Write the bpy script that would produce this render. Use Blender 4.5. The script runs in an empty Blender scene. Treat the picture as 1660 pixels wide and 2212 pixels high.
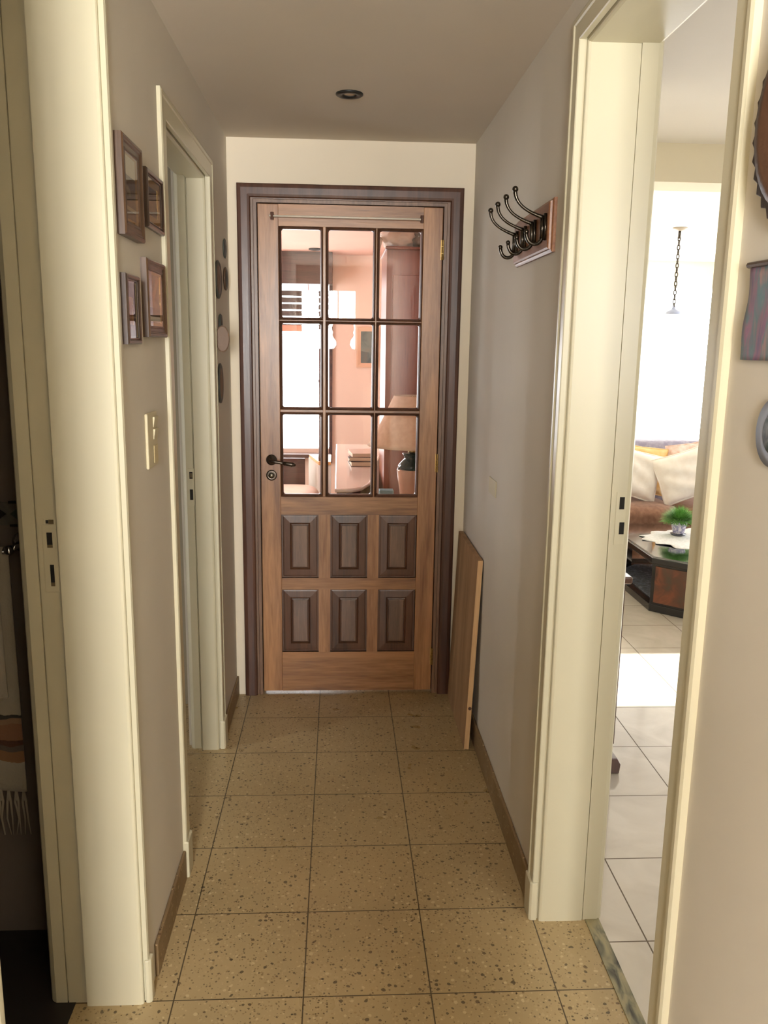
import bpy, bmesh, math, random
from mathutils import Vector, Matrix
random.seed(7)
S = bpy.context.scene
C = S.collection
# ------------------------------------------------------------------ camera, sky, sun, exposure
CAM = (0.0, 0.0, 1.5)
cam = bpy.data.cameras.new('camera'); cam_o = bpy.data.objects.new('camera', cam); C.objects.link(cam_o)
R_, U_, F_ = ((0.99852202, -0.05234806, 0.0146101), (-0.00403794, 0.19662247, 0.98047096), (0.05419843, 0.97908084, -0.19612049))
cam_o.matrix_world = Matrix(((R_[0], U_[0], -F_[0], CAM[0]), (R_[1], U_[1], -F_[1], CAM[1]), (R_[2], U_[2], -F_[2], CAM[2]), (0, 0, 0, 1)))
cam.sensor_fit = 'VERTICAL'; cam.sensor_height = 24.0; cam.lens = 24.0 * 1812.4 / 2212.0
cam.clip_start = 0.005; cam.clip_end = 100
S.camera = cam_o
S.view_settings.view_transform = 'Standard'; S.view_settings.look = 'None'
S.view_settings.exposure = 0.25; S.view_settings.gamma = 1.0; S.view_settings.use_curve_mapping = False
w = bpy.data.worlds.new('daylight'); S.world = w; w.use_nodes = True
w.node_tree.nodes['Background'].inputs[0].default_value = (0.96, 0.98, 1.0, 1)
w.node_tree.nodes['Background'].inputs[1].default_value = 10.0
S.cycles.use_denoising = True
S.cycles.max_bounces = 14; S.cycles.diffuse_bounces = 8; S.cycles.glossy_bounces = 6; S.cycles.transparent_max_bounces = 16
S.cycles.sample_clamp_indirect = 6.0
S.cycles.caustics_reflective = False; S.cycles.caustics_refractive = False
sun = bpy.data.lights.new('sun', 'SUN'); sun.energy = 22; sun.angle = 0.01; sun.color = (1, .95, .85)
sun_o = bpy.data.objects.new('sun', sun); C.objects.link(sun_o)
sun_o.rotation_euler = Vector((-0.89, 0.0, -0.455)).to_track_quat('-Z', 'Y').to_euler()

def portal(loc, direction, sx, sy):
    l = bpy.data.lights.new('window_portal', 'AREA'); l.shape = 'RECTANGLE'; l.size = sx; l.size_y = sy
    l.cycles.is_portal = True
    o = bpy.data.objects.new('window_portal', l); C.objects.link(o); o.location = loc
    o.rotation_euler = Vector(direction).to_track_quat('-Z', 'Z').to_euler()
back = bpy.data.lights.new('back_daylight', 'AREA'); back.shape = 'RECTANGLE'; back.size = .58; back.size_y = 1.12; back.energy = 184; back.color = (1, .985, .95)
back_o = bpy.data.objects.new('back_daylight', back); C.objects.link(back_o); back_o.location = (-.11, -1.99, 1.47)   # daylight at the window behind the camera
back_o.rotation_euler = Vector((0, 1, 0)).to_track_quat('-Z', 'Z').to_euler()
portal((-0.75, 7.78, 1.4), (0, -1, 0), 1.3, 1.7)            # room behind the entrance door
portal((-1.92, 5.9, 1.45), (1, 0, 0), 1.2, 1.3)            # unseen side window added to brighten that room
portal((3.0, 10.12, 1.2), (0, -1, 0), 3.0, 2.0)             # dining room window
portal((1.85, -1.12, 1.65), (0, 1, 0), 1.3, .9)              # unseen living room window added to light the doorway jamb
portal((5.12, 3.6, 1.85), (-1, 0, 0), .6, .5)               # unseen narrow opening sized to cast the floor's sun patch
portal((5.12, 5.55, 1.07), (-1, 0, 0), 1.7, .95)            # unseen low window added to brighten the sofa pillows
portal((5.12, 7.6, 1.5), (-1, 0, 0), 2.0, 1.3)              # dining room side window

# ------------------------------------------------------------------ helpers
def lin(r, g, b):
    f = lambda v: (v / 12.92) if v <= .04045 else ((v + .055) / 1.055) ** 2.4
    return (f(r / 255), f(g / 255), f(b / 255), 1)

class G:
    """collects shapes into one mesh"""
    def __init__(s): s.bm = bmesh.new(); s.mi = 0
    def _f(s, vs):
        try:
            f = s.bm.faces.new(vs); f.material_index = s.mi; return f
        except ValueError: return None
    def box(s, x0, x1, y0, y1, z0, z1):
        v = [s.bm.verts.new((x, y, z)) for x in (x0, x1) for y in (y0, y1) for z in (z0, z1)]
        for q in ((0, 1, 3, 2), (4, 6, 7, 5), (0, 4, 5, 1), (2, 3, 7, 6), (0, 2, 6, 4), (1, 5, 7, 3)): s._f([v[i] for i in q])
        return s
    def prism(s, pts, z0, z1, axis='z'):
        def m(a, b, c): return (a, b, c) if axis == 'z' else ((c, a, b) if axis == 'x' else (a, c, b))
        lo = [s.bm.verts.new(m(a, b, z0)) for a, b in pts]; hi = [s.bm.verts.new(m(a, b, z1)) for a, b in pts]
        n = len(pts); s._f(lo[::-1]); s._f(hi)
        for i in range(n): s._f([lo[i], lo[(i + 1) % n], hi[(i + 1) % n], hi[i]])
        return s
    def sweep(s, prof, corners, P, closed=False):
        rings = [[s.bm.verts.new(P(u, a + da * v, b + db * v)) for u, v in prof] for a, b, da, db in corners]
        n = len(prof); k = len(rings)
        for i in range(k if closed else k - 1):
            A, B = rings[i], rings[(i + 1) % k]
            for j in range(n): s._f([A[j], A[(j + 1) % n], B[(j + 1) % n], B[j]])
        if not closed: s._f(rings[0][::-1]); s._f(rings[-1])
        return s
    def lathe(s, prof, c=(0, 0, 0), axis='z', n=32, sx=1, sy=1):
        rings = []
        for r, h in prof:
            if r < 1e-6: rings.append([s.bm.verts.new(s._ax(0, 0, h, c, axis))]); continue
            rings.append([s.bm.verts.new(s._ax(r * sx * math.cos(2 * math.pi * i / n), r * sy * math.sin(2 * math.pi * i / n), h, c, axis)) for i in range(n)])
        for A, B in zip(rings, rings[1:]):
            for i in range(n):
                j = (i + 1) % n
                if len(A) == 1 and len(B) == 1: continue
                if len(A) == 1: s._f([A[0], B[j], B[i]])
                elif len(B) == 1: s._f([A[i], A[j], B[0]])
                else: s._f([A[i], A[j], B[j], B[i]])
        if len(rings[0]) > 1: s._f(rings[0][::-1])
        if len(rings[-1]) > 1: s._f(rings[-1])
        return s
    def _ax(s, a, b, h, c, axis):
        if axis == 'z': return (c[0] + a, c[1] + b, c[2] + h)
        if axis == 'x': return (c[0] + h, c[1] + a, c[2] + b)
        return (c[0] + a, c[1] + h, c[2] + b)
    def tube(s, pts, rad, n=10, cap=True):
        pts = [Vector(p) for p in pts]; k = len(pts)
        if not hasattr(rad, '__len__'): rad = [rad] * k
        rings = []; ref = None
        for i, p in enumerate(pts):
            t = (pts[min(i + 1, k - 1)] - pts[max(i - 1, 0)]).normalized()
            if ref is None: ref = t.orthogonal().normalized()
            ref = (ref - t * ref.dot(t)).normalized(); b = t.cross(ref)
            rings.append([s.bm.verts.new(p + (ref * math.cos(2 * math.pi * j / n) + b * math.sin(2 * math.pi * j / n)) * rad[i]) for j in range(n)])
        for A, B in zip(rings, rings[1:]):
            for j in range(n): s._f([A[j], A[(j + 1) % n], B[(j + 1) % n], B[j]])
        if cap: s._f(rings[0][::-1]); s._f(rings[-1])
        return s
    def ball(s, c, r, n=12, sz=1):
        return s.lathe([(r * math.sin(math.pi * i / n), -r * sz * math.cos(math.pi * i / n)) for i in range(n + 1)], c, n=2 * n)
    def grid(s, fn, nu, nv):
        V = [[s.bm.verts.new(fn(i / nu, j / nv)) for j in range(nv + 1)] for i in range(nu + 1)]
        for i in range(nu):
            for j in range(nv): s._f([V[i][j], V[i + 1][j], V[i + 1][j + 1], V[i][j + 1]])
        return s
    def build(s, name, mats, parent=None, bevel=0, smooth=False, seg=2):
        bmesh.ops.recalc_face_normals(s.bm, faces=s.bm.faces[:])
        me = bpy.data.meshes.new(name); s.bm.to_mesh(me); s.bm.free()
        o = bpy.data.objects.new(name, me); C.objects.link(o)
        for m in (mats if isinstance(mats, (list, tuple)) else [mats]): me.materials.append(m)
        if parent: o.parent = parent
        if smooth:
            for p in me.polygons: p.use_smooth = True
        if bevel:
            b = o.modifiers.new('bevel', 'BEVEL'); b.width = bevel; b.segments = seg; b.limit_method = 'ANGLE'; b.angle_limit = math.radians(40)
        return o

def tag(o, label, cat, group=None, kind=None):
    o['label'] = label; o['category'] = cat
    if group: o['group'] = group
    if kind: o['kind'] = kind
    return o
def empty(name, loc, label, cat, group=None, kind=None):
    o = bpy.data.objects.new(name, None); C.objects.link(o); o.location = loc; o.empty_display_size = .05
    return tag(o, label, cat, group, kind)
def struct(o, label, cat): return tag(o, label, cat, None, 'structure')
def rooted(o, root):
    """parent o (built in world coordinates) to root"""
    o.parent = root; o.matrix_parent_inverse = Matrix.Translation(root.location).inverted() if root.parent is None else Matrix.Identity(4)
    return o
def origin(o, loc):
    """move a mesh object's origin to loc"""
    o.data.transform(Matrix.Translation(-Vector(loc))); o.location = loc
    return o
def sub(o, part):
    """parent o (world coordinates, same root) under a part"""
    o.parent = part
    return o

# ------------------------------------------------------------------ materials
def newmat(name):
    m = bpy.data.materials.new(name); m.use_nodes = True
    nt = m.node_tree; return m, nt, nt.nodes['Principled BSDF']
def N(nt, t, **k):
    n = nt.nodes.new(t)
    for a, b in k.items():
        if a.startswith('i_'): n.inputs[int(a[2:]) if a[2:].isdigit() else a[2:]].default_value = b
        else: setattr(n, a, b)
    return n
def ramp(nt, stops, interp='LINEAR'):
    r = nt.nodes.new('ShaderNodeValToRGB'); r.color_ramp.interpolation = interp
    e = r.color_ramp.elements
    while len(e) < len(stops): e.new(.5)
    for i, (p, c) in enumerate(stops): e[i].position = p; e[i].color = c
    return r
def mathn(nt, op, a, b=None):
    n = nt.nodes.new('ShaderNodeMath'); n.operation = op
    for i, v in enumerate((a, b)):
        if v is None: continue
        if isinstance(v, (int, float)): n.inputs[i].default_value = v
        else: nt.links.new(v, n.inputs[i])
    return n.outputs[0]
def mix(nt, fac, a, b):
    n = nt.nodes.new('ShaderNodeMix'); n.data_type = 'RGBA'
    for s, v in ((n.inputs[0], fac), (n.inputs[6], a), (n.inputs[7], b)):
        if isinstance(v, (int, float, tuple)): s.default_value = v
        else: nt.links.new(v, s)
    return n.outputs[2]
def paint(name, col, rough=.6, var=.06, bump=.15, scale=9, spec=.4):
    m, nt, b = newmat(name); L = nt.links
    tc = N(nt, 'ShaderNodeTexCoord')
    n1 = N(nt, 'ShaderNodeTexNoise', i_Scale=1.7, i_Detail=3.0); L.new(tc.outputs['Object'], n1.inputs[0])
    dark = tuple(c * (1 - var * 1.5) for c in col[:3]) + (1,); lite = tuple(min(1, c * (1 + var)) for c in col[:3]) + (1,)
    r = ramp(nt, [(.3, dark), (.7, lite)]); L.new(n1.outputs[0], r.inputs[0]); L.new(r.outputs[0], b.inputs['Base Color'])
    b.inputs['Roughness'].default_value = rough; b.inputs['Specular IOR Level'].default_value = spec
    if bump:
        n2 = N(nt, 'ShaderNodeTexNoise', i_Scale=scale, i_Detail=5.0); L.new(tc.outputs['Object'], n2.inputs[0])
        bp = N(nt, 'ShaderNodeBump', i_Strength=bump, i_Distance=.004); L.new(n2.outputs[0], bp.inputs['Height']); L.new(bp.outputs[0], b.inputs['Normal'])
    return m
def wood(name, c1, c2, axis='z', scale=1.0, rough=.38, coat=0.0, stretch=14):
    m, nt, b = newmat(name); L = nt.links
    tc = N(nt, 'ShaderNodeTexCoord'); mp = N(nt, 'ShaderNodeMapping'); L.new(tc.outputs['Object'], mp.inputs[0])
    sc = {'x': (1.2, stretch, stretch), 'y': (stretch, 1.2, stretch), 'z': (stretch, stretch, 1.2)}[axis]
    mp.inputs['Scale'].default_value = tuple(v * scale for v in sc)
    n = N(nt, 'ShaderNodeTexNoise', i_Scale=1.3, i_Detail=6.0, i_Roughness=.6, i_Distortion=.7); L.new(mp.outputs[0], n.inputs[0])
    n2 = N(nt, 'ShaderNodeTexNoise', i_Scale=9.0, i_Detail=4.0); L.new(mp.outputs[0], n2.inputs[0])
    a = mathn(nt, 'MULTIPLY', n2.outputs[0], .35); f = mathn(nt, 'ADD', mathn(nt, 'MULTIPLY', n.outputs[0], .75), a)
    r = ramp(nt, [(.36, c1), (.66, c2)]); L.new(f, r.inputs[0]); L.new(r.outputs[0], b.inputs['Base Color'])
    b.inputs['Roughness'].default_value = rough; b.inputs['Coat Weight'].default_value = coat; b.inputs['Coat Roughness'].default_value = .25
    bp = N(nt, 'ShaderNodeBump', i_Strength=.12, i_Distance=.002); L.new(n2.outputs[0], bp.inputs['Height']); L.new(bp.outputs[0], b.inputs['Normal'])
    return m
def metal(name, col, rough=.3):
    m, nt, b = newmat(name); b.inputs['Base Color'].default_value = col; b.inputs['Metallic'].default_value = 1
    tc = N(nt, 'ShaderNodeTexCoord'); n = N(nt, 'ShaderNodeTexNoise', i_Scale=40.0); nt.links.new(tc.outputs['Object'], n.inputs[0])
    r = ramp(nt, [(.3, (rough * .7,) * 3 + (1,)), (.7, (rough * 1.3,) * 3 + (1,))]); nt.links.new(n.outputs[0], r.inputs[0]); nt.links.new(r.outputs[0], b.inputs['Roughness'])
    return m
def plain(name, col, rough=.5, spec=.5, sheen=0):
    m = paint(name, col, rough, .04, .05, 60, spec)
    if sheen: m.node_tree.nodes['Principled BSDF'].inputs['Sheen Weight'].default_value = sheen
    return m
def fabric(name, c1, c2, scale=60, bump=.4):
    m, nt, b = newmat(name); L = nt.links
    tc = N(nt, 'ShaderNodeTexCoord'); n = N(nt, 'ShaderNodeTexNoise', i_Scale=scale, i_Detail=4.0); L.new(tc.outputs['Object'], n.inputs[0])
    r = ramp(nt, [(.35, c1), (.65, c2)]); L.new(n.outputs[0], r.inputs[0]); L.new(r.outputs[0], b.inputs['Base Color'])
    b.inputs['Roughness'].default_value = .9; b.inputs['Sheen Weight'].default_value = .2; b.inputs['Specular IOR Level'].default_value = .2
    bp = N(nt, 'ShaderNodeBump', i_Strength=bump, i_Distance=.003); L.new(n.outputs[0], bp.inputs['Height']); L.new(bp.outputs[0], b.inputs['Normal'])
    return m
def glass(name, tint=(1, 1, 1, 1), mul=1.0):
    m = bpy.data.materials.new(name); m.use_nodes = True; nt = m.node_tree; nt.nodes.clear()
    out = N(nt, 'ShaderNodeOutputMaterial'); mx = N(nt, 'ShaderNodeMixShader'); t = N(nt, 'ShaderNodeBsdfTransparent'); t.inputs[0].default_value = tint
    g = N(nt, 'ShaderNodeBsdfGlossy'); g.inputs['Roughness'].default_value = 0.0
    fr = N(nt, 'ShaderNodeFresnel'); fr.inputs[0].default_value = 1.5
    nt.links.new(mathn(nt, 'MULTIPLY', fr.outputs[0], mul), mx.inputs[0]); nt.links.new(t.outputs[0], mx.inputs[1]); nt.links.new(g.outputs[0], mx.inputs[2]); nt.links.new(mx.outputs[0], out.inputs[0])
    return m
def joints(nt, pos, ox, oy, t, wdt):
    sp = N(nt, 'ShaderNodeSeparateXYZ'); nt.links.new(pos, sp.inputs[0])
    o = []
    for ax, off in ((0, ox), (1, oy)):
        a = mathn(nt, 'DIVIDE', mathn(nt, 'SUBTRACT', sp.outputs[ax], off), t)
        f = mathn(nt, 'FRACT', mathn(nt, 'ADD', a, 100.5))
        o.append(mathn(nt, 'LESS_THAN', mathn(nt, 'ABSOLUTE', mathn(nt, 'SUBTRACT', f, .5)), wdt / t / 2))
    return mathn(nt, 'MAXIMUM', o[0], o[1])
def terrazzo(name, base1, base2, with_joints=True, rough=.32):
    dims = '2D' if with_joints else '3D'
    m, nt, b = newmat(name); L = nt.links
    tc = N(nt, 'ShaderNodeTexCoord'); pos = tc.outputs['Object']
    n0 = N(nt, 'ShaderNodeTexNoise', i_Scale=2.2, i_Detail=5.0); L.new(pos, n0.inputs[0])
    r0 = ramp(nt, [(.3, base1), (.7, base2)]); L.new(n0.outputs[0], r0.inputs[0]); col = r0.outputs[0]
    for sc, thr, stops in ((150, .30, [(0, lin(70, 52, 34)), (.3, lin(120, 98, 66)), (.55, lin(188, 164, 124)), (.8, lin(150, 124, 84))]),
                           (70, .24, [(0, lin(40, 28, 20)), (.22, lin(70, 46, 30)), (.34, lin(178, 156, 118)), (.7, lin(198, 178, 138))])):
        nz = N(nt, 'ShaderNodeTexNoise', i_Scale=sc * .8); L.new(pos, nz.inputs[0])
        vm = N(nt, 'ShaderNodeVectorMath', operation='MULTIPLY_ADD'); L.new(nz.outputs['Color'], vm.inputs[0]); vm.inputs[1].default_value = (.7 / sc,) * 3; L.new(pos, vm.inputs[2])
        vo = N(nt, 'ShaderNodeTexVoronoi', i_Scale=float(sc)); vo.voronoi_dimensions = dims; L.new(vm.outputs[0], vo.inputs['Vector'])
        sp = N(nt, 'ShaderNodeSeparateColor'); L.new(vo.outputs['Color'], sp.inputs[0])
        rr = ramp(nt, stops, 'CONSTANT'); L.new(sp.outputs[0], rr.inputs[0])
        size = mathn(nt, 'MULTIPLY', sp.outputs[1], thr * 1.5)
        pick = mathn(nt, 'GREATER_THAN', sp.outputs[2], .56)
        mask = mathn(nt, 'MULTIPLY', mathn(nt, 'LESS_THAN', vo.outputs['Distance'], size), pick)
        col = mix(nt, mathn(nt, 'MULTIPLY', mask, .7), col, rr.outputs[0])
    if with_joints:
        j = joints(nt, pos, -.0774, 2.008, .3, .0032)
        col = mix(nt, mathn(nt, 'MULTIPLY', j, .85), col, lin(38, 28, 18))
    L.new(col, b.inputs['Base Color'])
    n3 = N(nt, 'ShaderNodeTexNoise', i_Scale=5.0, i_Detail=4.0); L.new(pos, n3.inputs[0])
    r3 = ramp(nt, [(.3, (rough * .8,) * 3 + (1,)), (.7, (rough * 1.35,) * 3 + (1,))]); L.new(n3.outputs[0], r3.inputs[0]); L.new(r3.outputs[0], b.inputs['Roughness'])
    b.inputs['Specular IOR Level'].default_value = .4
    return m
def ceramic(name, c1, c2, ox, oy, t, jw, jcol, rough=.12):
    m, nt, b = newmat(name); L = nt.links
    tc = N(nt, 'ShaderNodeTexCoord'); pos = tc.outputs['Object']
    n0 = N(nt, 'ShaderNodeTexNoise', i_Scale=4.5, i_Detail=6.0, i_Distortion=1.2); L.new(pos, n0.inputs[0])
    r0 = ramp(nt, [(.35, c1), (.65, c2)]); L.new(n0.outputs[0], r0.inputs[0])
    j = joints(nt, pos, ox, oy, t, jw)
    L.new(mix(nt, j, r0.outputs[0], jcol), b.inputs['Base Color'])
    L.new(mathn(nt, 'ADD', mathn(nt, 'MULTIPLY', j, .6), rough), b.inputs['Roughness'])
    return m

def picture_mat(name, cols, scale, stretch=(1, 1, 1)):
    m, nt, b = newmat(name); L = nt.links
    tc = N(nt, 'ShaderNodeTexCoord'); mp = N(nt, 'ShaderNodeMapping'); mp.inputs['Scale'].default_value = stretch; L.new(tc.outputs['Object'], mp.inputs[0])
    n = N(nt, 'ShaderNodeTexNoise', i_Scale=scale, i_Detail=3.0, i_Distortion=.6); L.new(mp.outputs[0], n.inputs[0])
    r = ramp(nt, [(.3 + .4 * i / max(1, len(cols) - 1), c) for i, c in enumerate(cols)]); L.new(n.outputs[0], r.inputs[0]); L.new(r.outputs[0], b.inputs['Base Color'])
    b.inputs['Roughness'].default_value = .6
    return m

M = {}
M['wall'] = paint('wall_paint', lin(204, 197, 184), .75, .035, .25, 14)
M['wall_end'] = paint('end_wall_paint', lin(224, 213, 192), .75, .03, .2, 14)
M['ceil'] = paint('ceiling_paint', lin(198, 188, 172), .85, .03, .2, 12)
M['enamel'] = paint('cream_enamel', lin(193, 186, 160), .33, .04, .08, 22, .5)
M['dirt'] = plain('worn_bare_patch', lin(96, 82, 58), .8)
M['dark'] = plain('recess_shade', lin(26, 22, 18), .9)
M['terrazzo'] = terrazzo('terrazzo_floor', lin(160, 139, 101), lin(179, 157, 116))
M['skirt'] = terrazzo('terrazzo_skirting', lin(120, 98, 70), lin(142, 120, 88), False, .5)
M['tile'] = ceramic('beige_floor_tile', lin(192, 184, 172), lin(206, 199, 188), .80, 1.866, .353, .004, lin(92, 78, 60), .1)
M['threshold'] = picture_mat('worn_threshold', [lin(44, 42, 34), lin(110, 106, 84), lin(146, 138, 106), lin(160, 146, 108)], 26, (1.6, .5, 1))
M['door_v'] = wood('door_wood_upright', lin(120, 78, 46), lin(176, 128, 86), 'z', 1, .36, .25)
M['door_h'] = wood('door_wood_level', lin(110, 72, 42), lin(170, 122, 80), 'x', 1, .36, .25)
M['door_dark'] = wood('door_wood_dark', lin(58, 36, 24), lin(98, 64, 44), 'z', 1, .4, .2)
M['door_field'] = wood('door_panel_field', lin(70, 48, 34), lin(118, 86, 64), 'z', 1.6, .3, .4)
M['casing'] = wood('casing_wood', lin(54, 32, 24), lin(88, 56, 42), 'z', .7, .3, .4)
M['casing_in'] = wood('casing_inner_wood', lin(84, 58, 42), lin(128, 96, 72), 'z', 1, .38, .3)
M['glass'] = glass('clear_glass', mul=0.5); M['glazing'] = glass('picture_glass', mul=0.35)
M['bronze'] = metal('dark_bronze', lin(92, 84, 76), .32)
M['brass'] = metal('brass', lin(190, 160, 100), .35)
M['steel'] = metal('aged_steel', lin(150, 142, 126), .4)
M['chrome'] = metal('chrome', lin(220, 220, 220), .12)
M['iron'] = metal('black_nickel', lin(76, 70, 62), .3)
M['rod'] = plain('pale_rod', lin(226, 216, 200), .3)
M['pine'] = wood('pine_board', lin(128, 96, 66), lin(168, 134, 98), 'z', .9, .6, 0)
M['pine_edge'] = wood('pine_edge', lin(178, 140, 98), lin(206, 170, 124), 'z', .9, .6, 0)
M['rackwood'] = wood('rack_wood', lin(104, 66, 44), lin(142, 96, 64), 'y', 1.4, .42, .1)
M['frame_wood'] = wood('frame_wood', lin(50, 33, 21), lin(82, 57, 36), 'z', 1.5, .38, .3)
M['frame_dark'] = wood('frame_wood_dark', lin(40, 28, 22), lin(70, 50, 38), 'z', 1.5, .3, .4)
M['mat_cream'] = plain('cream_mount', lin(196, 178, 140), .9)
M['mat_tan'] = plain('tan_mount', lin(150, 118, 74), .9)
M['gold'] = metal('gold_strip', lin(220, 180, 90), .3)
M['plate'] = plain('ivory_plastic', lin(196, 186, 156), .6)
M['black'] = plain('black_ring', lin(22, 22, 20), .4)
M['white'] = plain('white_paint', lin(238, 234, 226), .5)

# ------------------------------------------------------------------ the shell
XL, XR, YE, ZC = -.4352, .5275, 3.4465, 2.267
WL, WR = -.65, .70           # far faces of the left and right walls
YB = -1.9                    # end of the hall behind the camera
# openings: bathroom, bedroom (left), living room (right)
BA = (.975, 1.698, 2.128); L2 = (2.236, 2.937, 2.024); RO = (1.185, 1.95, 2.147)
fl = G().box(-.60, .662, YB - .1, 3.56, -.1, 0)
struct(fl.build('floor', M['terrazzo']), 'tan speckled terrazzo hall floor of square tiles', 'floor')
struct(G().box(.662, .70, .9, 2.2, -.1, .002).build('trim_1', M['threshold']), 'worn grey threshold strip between terrazzo and living room tiles', 'threshold')
struct(G().box(WL, WR, YB - .1, 3.56, ZC, ZC + .1).build('ceiling', M['ceil']), 'low greyish plaster hall ceiling with a recessed spotlight', 'ceiling')
k = .04
g = G()
g.box(WL, XL, YB - .1, BA[0] - k, 0, ZC).box(WL, XL, BA[0] - k, BA[1] + k, BA[2] + k, ZC).box(WL, XL, BA[1] + k, 2.06, 0, ZC)
g.box(-.56, XL, 2.06, L2[0] - k, 0, ZC).box(-.56, XL, L2[0] - k, L2[1] + k, L2[2] + k, ZC).box(-.56, XL, L2[1] + k, 3.56, 0, ZC)
struct(g.build('wall_left', M['wall']), 'beige left hall wall with picture frames and two doorways', 'wall')
g = G()
g.box(XR, WR, YB - .1, RO[0] - k, 0, 2.5).box(XR, WR, RO[0] - k, RO[1] + k, RO[2] + k, 2.5).box(XR, WR, RO[1] + k, 3.45, 0, 2.5)
struct(g.build('wall_right', M['wall']), 'beige right hall wall with the coat rack and living room doorway', 'wall')
# end wall with the entrance door
g = G()
DO = (-.362, .449, 2.066)
g.box(-1.9, DO[0], YE, 3.56, 0, 2.5).box(DO[1], 1.1, YE, 3.56, 0, 2.5).box(DO[0], DO[1], YE, 3.56, DO[2], 2.5)
struct(g.build('wall_end', M['wall_end']), 'cream end wall around the wooden door with glass panes', 'wall')
# back wall behind the camera with a window
g = G(); o0 = (-.40, .18, .91, 2.03)
g.box(WL, o0[0], YB - .1, YB, 0, ZC).box(o0[1], XR, YB - .1, YB, 0, ZC).box(o0[0], o0[1], YB - .1, YB, o0[3], ZC).box(o0[0], o0[1], YB - .1, YB, 0, o0[2])
struct(g.build('wall_back', M['wall']), 'beige wall behind the camera, mirrored in the door panes', 'wall')
g = G()
for x in (-.40, -.21, -.02, .165): g.box(x, x + .015, YB - .06, YB - .045, .91, 2.03)
struct(g.build('window_1', M['white']), 'bright window behind the camera mirrored in the door panes', 'window')

# steel door frames -------------------------------------------------
def door_frame(name, X, sg, op, rab, thick, label, fw, pu=.015):
    y0, y1, T = op
    a, b_ = rab
    prof = [(-.015, fw), (-.019, fw - .005), (-.019, fw - .014), (-.015, fw - .017), (-.015, .009), (-.012, .007), (.003, .007), (.004, .013), (.008, .013), (.008, .005), (.010, .002), (.015, 0.0)]
    prof = [(u * pu / .015 if u < 0 else u, v) for u, v in prof]
    if a: prof += [(a, 0.0), (a, .007 if b_ == 'flat' else .018), (a + .003, .007 if b_ == 'flat' else .018), (a + .003, .003 if b_ == 'flat' else .012)]
    last = .003 if b_ == 'flat' else .012
    if b_ == 'flat': prof += [(thick - .006, last), (thick + .004, last + .006), (thick + .01, last + .016)]
    else: prof += [(thick - .034, last), (thick - .034, last + .006), (thick - .031, last + .006), (thick - .031, last), (thick - .006, last), (thick + .004, .018), (thick + .008, .024)]
    prof += [(thick + .008, .06), (thick, .066), (thick - .01, .039), (.01, .039), (.008, min(.039, fw)), (0.0, fw)]
    P = lambda u, y, z: (X + sg * u, y, z)
    g = G(); g.sweep(prof, [(y1, 0, 1, 0), (y1, T, 1, 1), (y0, T, -1, 1), (y0, 0, -1, 0)], P)
    o = g.build(name, M['enamel'])
    struct(o, label, 'door frame')
    origin(o, (X, y1, 0))
    # plinth blocks at the foot of the hall-side bead
    for yy, s in ((y1, 1), (y0, -1)):
        pb = G(); pr = [(X + sg * u, yy + s * v) for u, v in ((-.007 - pu, fw + .002), (-.007 - pu, .008), (-.001 - pu, .003), (.004, .003), (.004, .02), (-.001, fw + .002))]
        pb.prism(pr, 0, .112)
        rooted(pb.build('plinth_block', M['enamel'], bevel=.003), o)
    return o
fb = door_frame('trim_2', XL, -1, BA, (.136, 'step'), .215, 'cream steel frame of the dark bathroom doorway, nearest on the left', .028, .004)
f2 = door_frame('trim_3', XL, -1, L2, (.068, 'step'), .106, 'cream steel frame of the farther left doorway', .068, .009)
fr = door_frame('trim_4', XR, 1, RO, (.125, 'flat'), .172, 'cream steel frame of the living room doorway on the right', .060, .011)
# strike plates: (frame, x0, x1, y face, z0, z1, holes)
def strike(frame, x0, x1, yf, z0, z1, holes, flag):
    g = G().box(x0, x1, yf - .0012, yf, z0, z1)
    p = rooted(g.build('strike_plate', M['enamel'], bevel=.0008), frame)
    for a, b, c, d in holes:
        h = G().box(a, b, yf - .0018, yf - .0006, c, d); h.build('latch_hole_shade', M['dark'], p);  # no hole is cut; its inner shade is put into a dark block
    for a, b, c, d in flag:
        h = G().box(a, b, yf - .0019, yf - .0006, c, d); h.build('worn_patch', M['dirt'], p)
    return p
strike(fb, -.606, -.578, 1.710, .985, 1.128, [(-.597, -.586, 1.086, 1.112), (-.594, -.586, 1.006, 1.044)], [(-.597, -.586, 1.080, 1.0855), (-.594, -.586, .998, 1.0055)])
strike(fb, -.602, -.580, 1.710, 1.1285, 1.141, [(-.597, -.592, 1.131, 1.138)], [(-.5915, -.581, 1.130, 1.139)])
strike(f2, -.530, -.508, 2.949, .93, 1.062, [(-.524, -.513, 1.026, 1.05), (-.524, -.513, .95, .988)], [(-.522, -.514, 1.030, 1.046)])
strike(fr, .668, .692, 1.953, 1.03, 1.16, [(.679, .691, 1.056, 1.086), (.676, .688, 1.118, 1.148)], [])
# baseboards
def skirt(name, x0, x1, y0, y1, z, label):
    struct(G().box(x0, x1, y0, y1, 0, z).build(name, M['skirt'], bevel=.003), label, 'baseboard')
skirt('baseboard_left', XL, XL + .009, 1.785, 2.164, .088, 'brown terrazzo skirting under the four picture frames')
skirt('baseboard_left.001', XL, XL + .009, 3.008, YE, .085, 'short brown skirting left of the wooden door')
skirt('baseboard_right', XR - .010, XR, 2.02, YE, .095, 'tan terrazzo skirting along the right hall wall under the coat rack')
skirt('baseboard_right.001', XR - .010, XR, YB, 1.11, .095, 'tan terrazzo skirting on the near right wall below the carved plate')

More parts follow.
